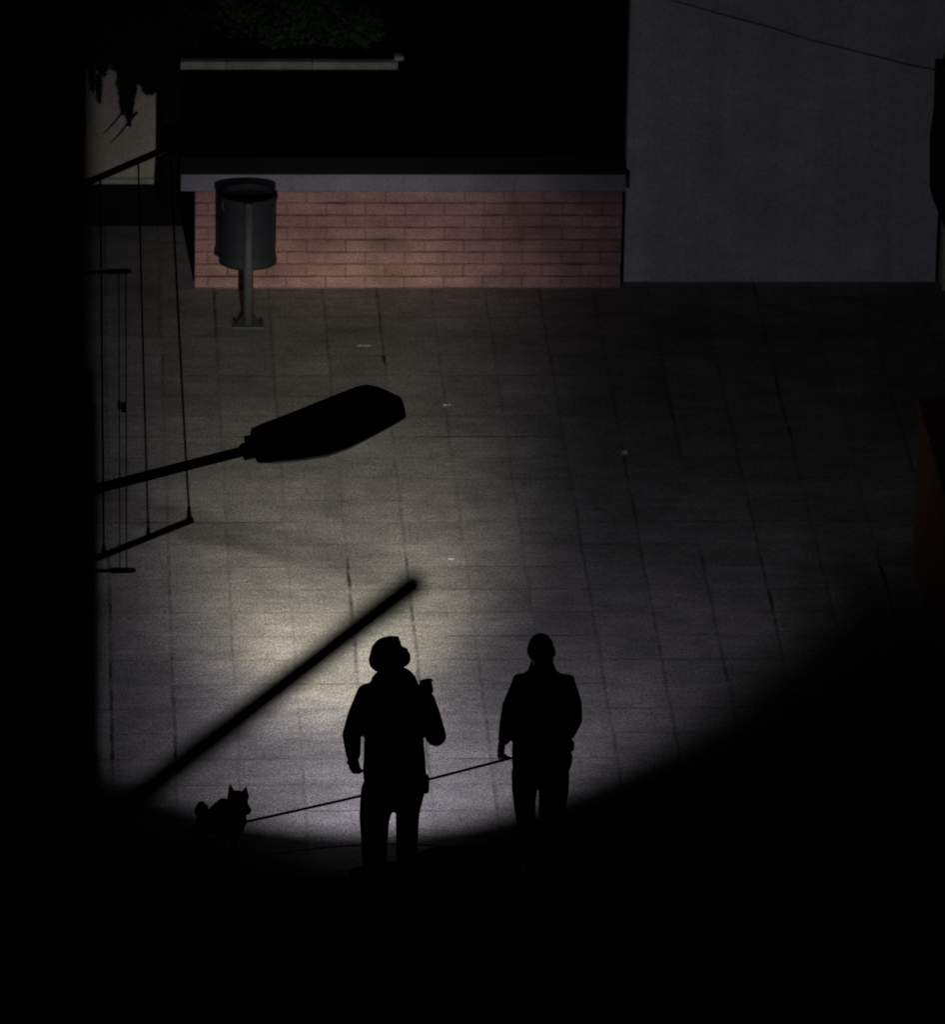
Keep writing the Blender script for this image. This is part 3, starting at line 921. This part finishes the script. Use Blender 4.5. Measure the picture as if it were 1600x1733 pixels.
add_limb(bm, [P(621, 1174), P(606, 1210, 0.01), P(595.5, 1244, 0.02), P(598, 1276, -0.015)], [q(17.5), q(17.5), q(16.5), q(13)])
add_limb(bm, [P(712, 1177), P(726, 1210, 0.0), P(738, 1245, 0.0)], [q(17), q(19), q(18)])
add_limb(bm, [P(738, 1245, 0.0), P(731, 1210, -0.07), P(725, 1184, -0.12)], [q(18), q(15), q(12)])
add_limb(bm, [P(721, 1315), P(721, 1338)], [q(6), q(6)])
fuse('jacket', bm, M['jacket'], man, 0.008, 3)
bm = bmesh.new()   # trousers
add_limb(bm, [P(667, 1314), P(667, 1330)], [q(52), q(41)], 0.62)
add_limb(bm, [P(666, 1340), P(666, 1356), P(666.5, 1370)], [q(18), q(13), q(5)], 1.0)
add_limb(bm, [P(656, 1356), P(651, 1392)], [q(12), q(8)])
add_limb(bm, [P(677, 1356), P(681, 1392)], [q(11), q(8)])
add_limb(bm, [P(641, 1340), P(634, 1380), P(634, 1425), P(634, 1487)], [q(31), q(26.5), q(23), q(19)], 0.85)
add_limb(bm, [P(691, 1338), P(690, 1378), P(689, 1425), P(688, 1485)], [q(29), q(20.5), q(19), q(17)], 0.95)
fuse('trousers', bm, M['trousers'], man, 0.008, 3)
for p_ in ((634, 1482), (688, 1480)):
    bm = bmesh.new(); foot(bm, P(*p_), (0.1, -1), 0.98)
    fuse('shoe', bm, M['shoe'], man, 0.008, 2)
bm = bmesh.new()   # flat cap pushed back on the head
add_ball(bm, P(654, 1102, 0.0), (0.100, 0.102, 0.084), rm)
add_ball(bm, P(646, 1116, 0.0), (0.085, 0.080, 0.075), rm)
add_limb(bm, [P(650, 1092, 0.0), P(664, 1085, -0.03), P(667, 1083, -0.02)], [q(13), q(9), q(6)], 1.3)
add_limb(bm, [P(659, 1082, 0.05), P(672, 1081, 0.0), P(663, 1084, -0.06)], [q(5), q(5), q(5)])
fuse('cap', bm, M['cap_cloth'], man, 0.0075, 2)

# ---- the woman
gw = atZ(908, 1474)
YM = gw.y
wom = tag(empty('person', (gw.x, YM, 0)), 'person in dark square shouldered jacket with shoulder length hair, holding the dog leash', 'person')
fd = Vector((0.12, -1, -0.08)).normalized(); ud = Vector((0, -0.08, 1)).normalized(); ud = (ud - fd * ud.dot(fd)).normalized()
rmw = Matrix((fd.cross(ud), fd, ud)).transposed()
bm = bmesh.new()
hcw = P(916, 1102, 0)
add_ball(bm, hcw, (0.070, 0.088, 0.102), rmw)
face_bits(bm, hcw, fd, ud, 0.92)
add_limb(bm, [P(916, 1120), P(916, 1150)], [q(15), q(18)], 0.9)
add_limb(bm, [P(916, 1165), P(916, 1205), P(916, 1250), P(916, 1300)], [q(30), q(36), q(35), q(37)], 0.62)
add_limb(bm, [P(884, 1160), P(916, 1155), P(955, 1160)], [q(11), q(15), q(11)])
add_limb(bm, [P(880, 1160), P(862, 1215, 0.02), P(851, 1252, -0.02)], [q(12), q(10), q(7)])
add_limb(bm, [P(958, 1162), P(970, 1212, 0.03), P(962, 1242, -0.05)], [q(12), q(10), q(7)])
add_limb(bm, [P(895, 1310), P(889, 1380), P(893, 1452)], [q(20), q(14), q(8)])
add_limb(bm, [P(935, 1310), P(932, 1380), P(929, 1454)], [q(20), q(14), q(8)])
hand(bm, P, P(850, 1254, -0.025), P(846, 1290, -0.05), Vector((0.4, -0.9, 0)), Vector((0.9, 0.3, 0)), 0.88, -1)
hand(bm, P, P(962, 1244, -0.05), P(957, 1275, -0.07), Vector((0.5, 0.8, 0)), Vector((-0.8, 0.5, 0)), 0.85, 1)
for p_ in ((893, 1456), (929, 1458)): foot(bm, P(*p_), (0.05, -1), 0.72)
fuse('body', bm, M['skin'], wom, 0.0075, 2)
bm = bmesh.new()
add_limb(bm, [P(917, 1168), P(917, 1210), P(917, 1250), P(917, 1288)], [q(44), q(50), q(51), q(52)], 0.60)
add_limb(bm, [P(878, 1151), P(897, 1151), P(917, 1150), P(940, 1151), P(963, 1152)], [q(11), q(13), q(16), q(13), q(11)], 1.2)
add_limb(bm, [P(879, 1156), P(866, 1195, 0.01), P(860, 1225, 0.02), P(854, 1250, -0.015)], [q(13), q(16), q(15), q(11)])
add_limb(bm, [P(962, 1157), P(969, 1190, 0.02), P(970, 1218, 0.02), P(963, 1240, -0.03)], [q(13), q(16.5), q(16.5), q(12)])
add_limb(bm, [P(966, 1258), P(967, 1266)], [q(7), q(6)])
add_limb(bm, [P(962, 1280), P(963, 1290)], [q(8), q(6)])
add_limb(bm, [P(903, 1140), P(917, 1142), P(931, 1140)], [q(11), q(13), q(11)])
fuse('jacket', bm, M['jacket'], wom, 0.008, 2)
bm = bmesh.new()
add_limb(bm, [P(916, 1278), P(916, 1298)], [q(49), q(40)], 0.62)
add_limb(bm, [P(891, 1310), P(887, 1342), P(890, 1385), P(894, 1462)], [q(26), q(20.5), q(17), q(14)], 0.9)
add_limb(bm, [P(939, 1310), P(937, 1342), P(933, 1385), P(929, 1464)], [q(26), q(26), q(21), q(15)], 0.9)
add_limb(bm, [P(870, 1330), P(871, 1344)], [q(4), q(4)])
fuse('trousers', bm, M['trousers'], wom, 0.0075, 2)
for p_ in ((893, 1456), (929, 1458)):
    bm = bmesh.new(); foot(bm, P(*p_), (0.05, -1), 0.9)
    fuse('shoe', bm, M['shoe'], wom, 0.008, 2)
bm = bmesh.new()
add_ball(bm, P(915.5, 1098, 0.015), (q(23), q(26), q(27.5)))
add_ball(bm, P(902, 1102, 0.0), (q(10), q(14), q(13)))
add_limb(bm, [P(924, 1092, 0.0), P(936.5, 1106, 0.0)], [q(13), q(5.5)])
add_limb(bm, [P(904, 1100, 0.03), P(907, 1117, 0.03), P(900, 1138, 0.02)], [q(12), q(7.5), q(7)], 1.4)
add_limb(bm, [P(930, 1102, 0.03), P(928, 1117, 0.03), P(936, 1138, 0.02)], [q(11), q(7.5), q(7)], 1.4)
add_limb(bm, [P(917, 1105, 0.06), P(917, 1120, 0.06), P(917, 1142, 0.06)], [q(19), q(15), q(18)], 0.7)
fuse('hair', bm, M['hair'], wom, 0.0075, 2)
hand_pt = P(848, 1279, -0.05)
hip_pt = P(866, 1283, -0.02)

# ---- the dog
gd = atZ(385, 1457)
YM = gd.y
dog = tag(empty('dog', (gd.x, YM, 0)), 'dark prick eared dog with a curled tail standing on a leash', 'dog')
bm = bmesh.new()
add_ball(bm, P(402, 1355, -0.06), (q(19), q(20), q(18)))
add_limb(bm, [P(407, 1362, -0.10), P(418, 1371, -0.17)], [q(13), q(8)])
add_ball(bm, P(421, 1369, -0.19), q(4))
for ex, ey, bx_, by_ in ((389, 1326, 393, 1345), (416.5, 1330, 414, 1347)):
    t0, t1_ = P(bx_, by_, -0.05), P(ex, ey, -0.05)
    add_limb(bm, [t0, t0.lerp(t1_, 0.55), t1_], [q(8.5), q(4.5), q(0.9)], 0.6, seg=10)
add_limb(bm, [P(397, 1366, -0.03), P(388, 1386, 0.0), P(382, 1398, 0.03)], [q(17), q(20), q(24)])
add_limb(bm, [P(383, 1394, 0.03), P(372, 1390, 0.10), P(358, 1386, 0.20), P(350, 1388, 0.27)], [q(25), q(23), q(19), q(19)])
add_limb(bm, [P(378, 1362, 0.0), P(366, 1372, 0.08)], [q(12), q(12)])
add_limb(bm, [P(402, 1374, -0.06), P(396, 1394, -0.02)], [q(17), q(20)])
# tail curled over the rump
add_limb(bm, [P(341, 1384, 0.36), P(336, 1372, 0.38), P(341, 1363, 0.35), P(347, 1366, 0.31)], [q(7), q(8), q(8), q(6)])
# legs: front pair, hind pair with thigh, hock, shank
for fx, fdp in ((396, -0.02), (380, 0.05)):
    a = P(fx, 1410, fdp); gz = Vector((a.x + 0.005, YM + fdp, 0))
    add_limb(bm, [a, Vector((a.x, a.y, 0.11)), gz + Vector((0, -0.005, 0.025))], [q(10), q(6), q(5)], seg=10)
    add_limb(bm, [gz + Vector((0, 0, 0.02)), gz + Vector((0.012, -0.035, 0.016))], [q(5.5), q(5)], seg=10)
for fx, fdp in ((356, 0.20), (343, 0.29)):
    a = P(fx, 1396, fdp); b0 = Vector((a.x + 0.03, YM + fdp - 0.06, 0.17)); hk = Vector((a.x - 0.03, YM + fdp + 0.03, 0.10)); gz = Vector((a.x - 0.02, YM + fdp, 0.02))
    add_limb(bm, [a, b0, hk, gz], [q(15), q(10), q(6), q(5)], seg=10)
    add_limb(bm, [gz, gz + Vector((0.012, -0.04, -0.003))], [q(5.5), q(5)], seg=10)
fuse('body', bm, M['fur'], dog, 0.006, 2)
ca, cb_ = P(398, 1385, -0.035), P(394, 1394, -0.015)
bm = bmesh.new()
nrm_ = (ca - cb_).normalized(); uu = nrm_.cross(Vector((0, 1, 0))).normalized(); vv = nrm_.cross(uu)
ring = [ca + (uu * math.cos(2 * math.pi * k / 18) + vv * math.sin(2 * math.pi * k / 18)) * q(19.5) for k in range(19)]
add_tube(bm, ring, 0.007, 6)
from_bm('collar', bm, M['rope'], dog, smooth=True)
# leash
la = P(416, 1390, -0.05)
bm = bmesh.new()
pts = []
for i in range(31):
    f = i / 30.0
    # a taut line that passes behind the nearer walker
    p_ = atY(418 + (866 - 418) * f, 1390 + (1282.5 - 1390) * f + 3.0 * math.sin(math.pi * f), la.y + (hip_pt.y - la.y) * f + 0.22 * math.sin(math.pi * f))
    pts.append(p_)
add_tube(bm, pts, 0.0085, 8)
lsh = tag(empty('dog_leash', la), 'thin dark dog leash stretched behind the nearer walker to the right hand walker', 'leash')
from_bm('cord', bm, M['rope'], lsh)
bm = bmesh.new()
lp = [hip_pt, hip_pt.lerp(hand_pt, 0.5) + Vector((0, -0.01, 0.012)), hand_pt + Vector((0.01, 0, 0.02)), hand_pt + Vector((-0.02, 0.005, 0.0)), hand_pt + Vector((0.0, 0.0, -0.03)), hip_pt + Vector((-0.01, 0, -0.004))]
add_tube(bm, lp, 0.0055, 8)
from_bm('handle_loop', bm, M['rope'], lsh)

# ------------------------------------------------------------------ night sky
w = bpy.data.worlds.new('World'); scene.world = w; w.use_nodes = True
bg = w.node_tree.nodes['Background']
sky = w.node_tree.nodes.new('ShaderNodeTexSky')
sky.sky_type = 'NISHITA'; sky.sun_disc = False
sky.sun_elevation = R(-5.0); sky.sun_rotation = R(200)
w.node_tree.links.new(sky.outputs[0], bg.inputs['Color'])
bg.inputs['Strength'].default_value = 0.05

scene.view_settings.view_transform = 'Standard'
scene.view_settings.look = 'None'
scene.view_settings.exposure = 0.0
scene.view_settings.gamma = 1.0
scene.view_settings.use_curve_mapping = False
scene.cycles.max_bounces = 4
scene.cycles.use_denoising = True
scene.cycles.filter_width = 1.9
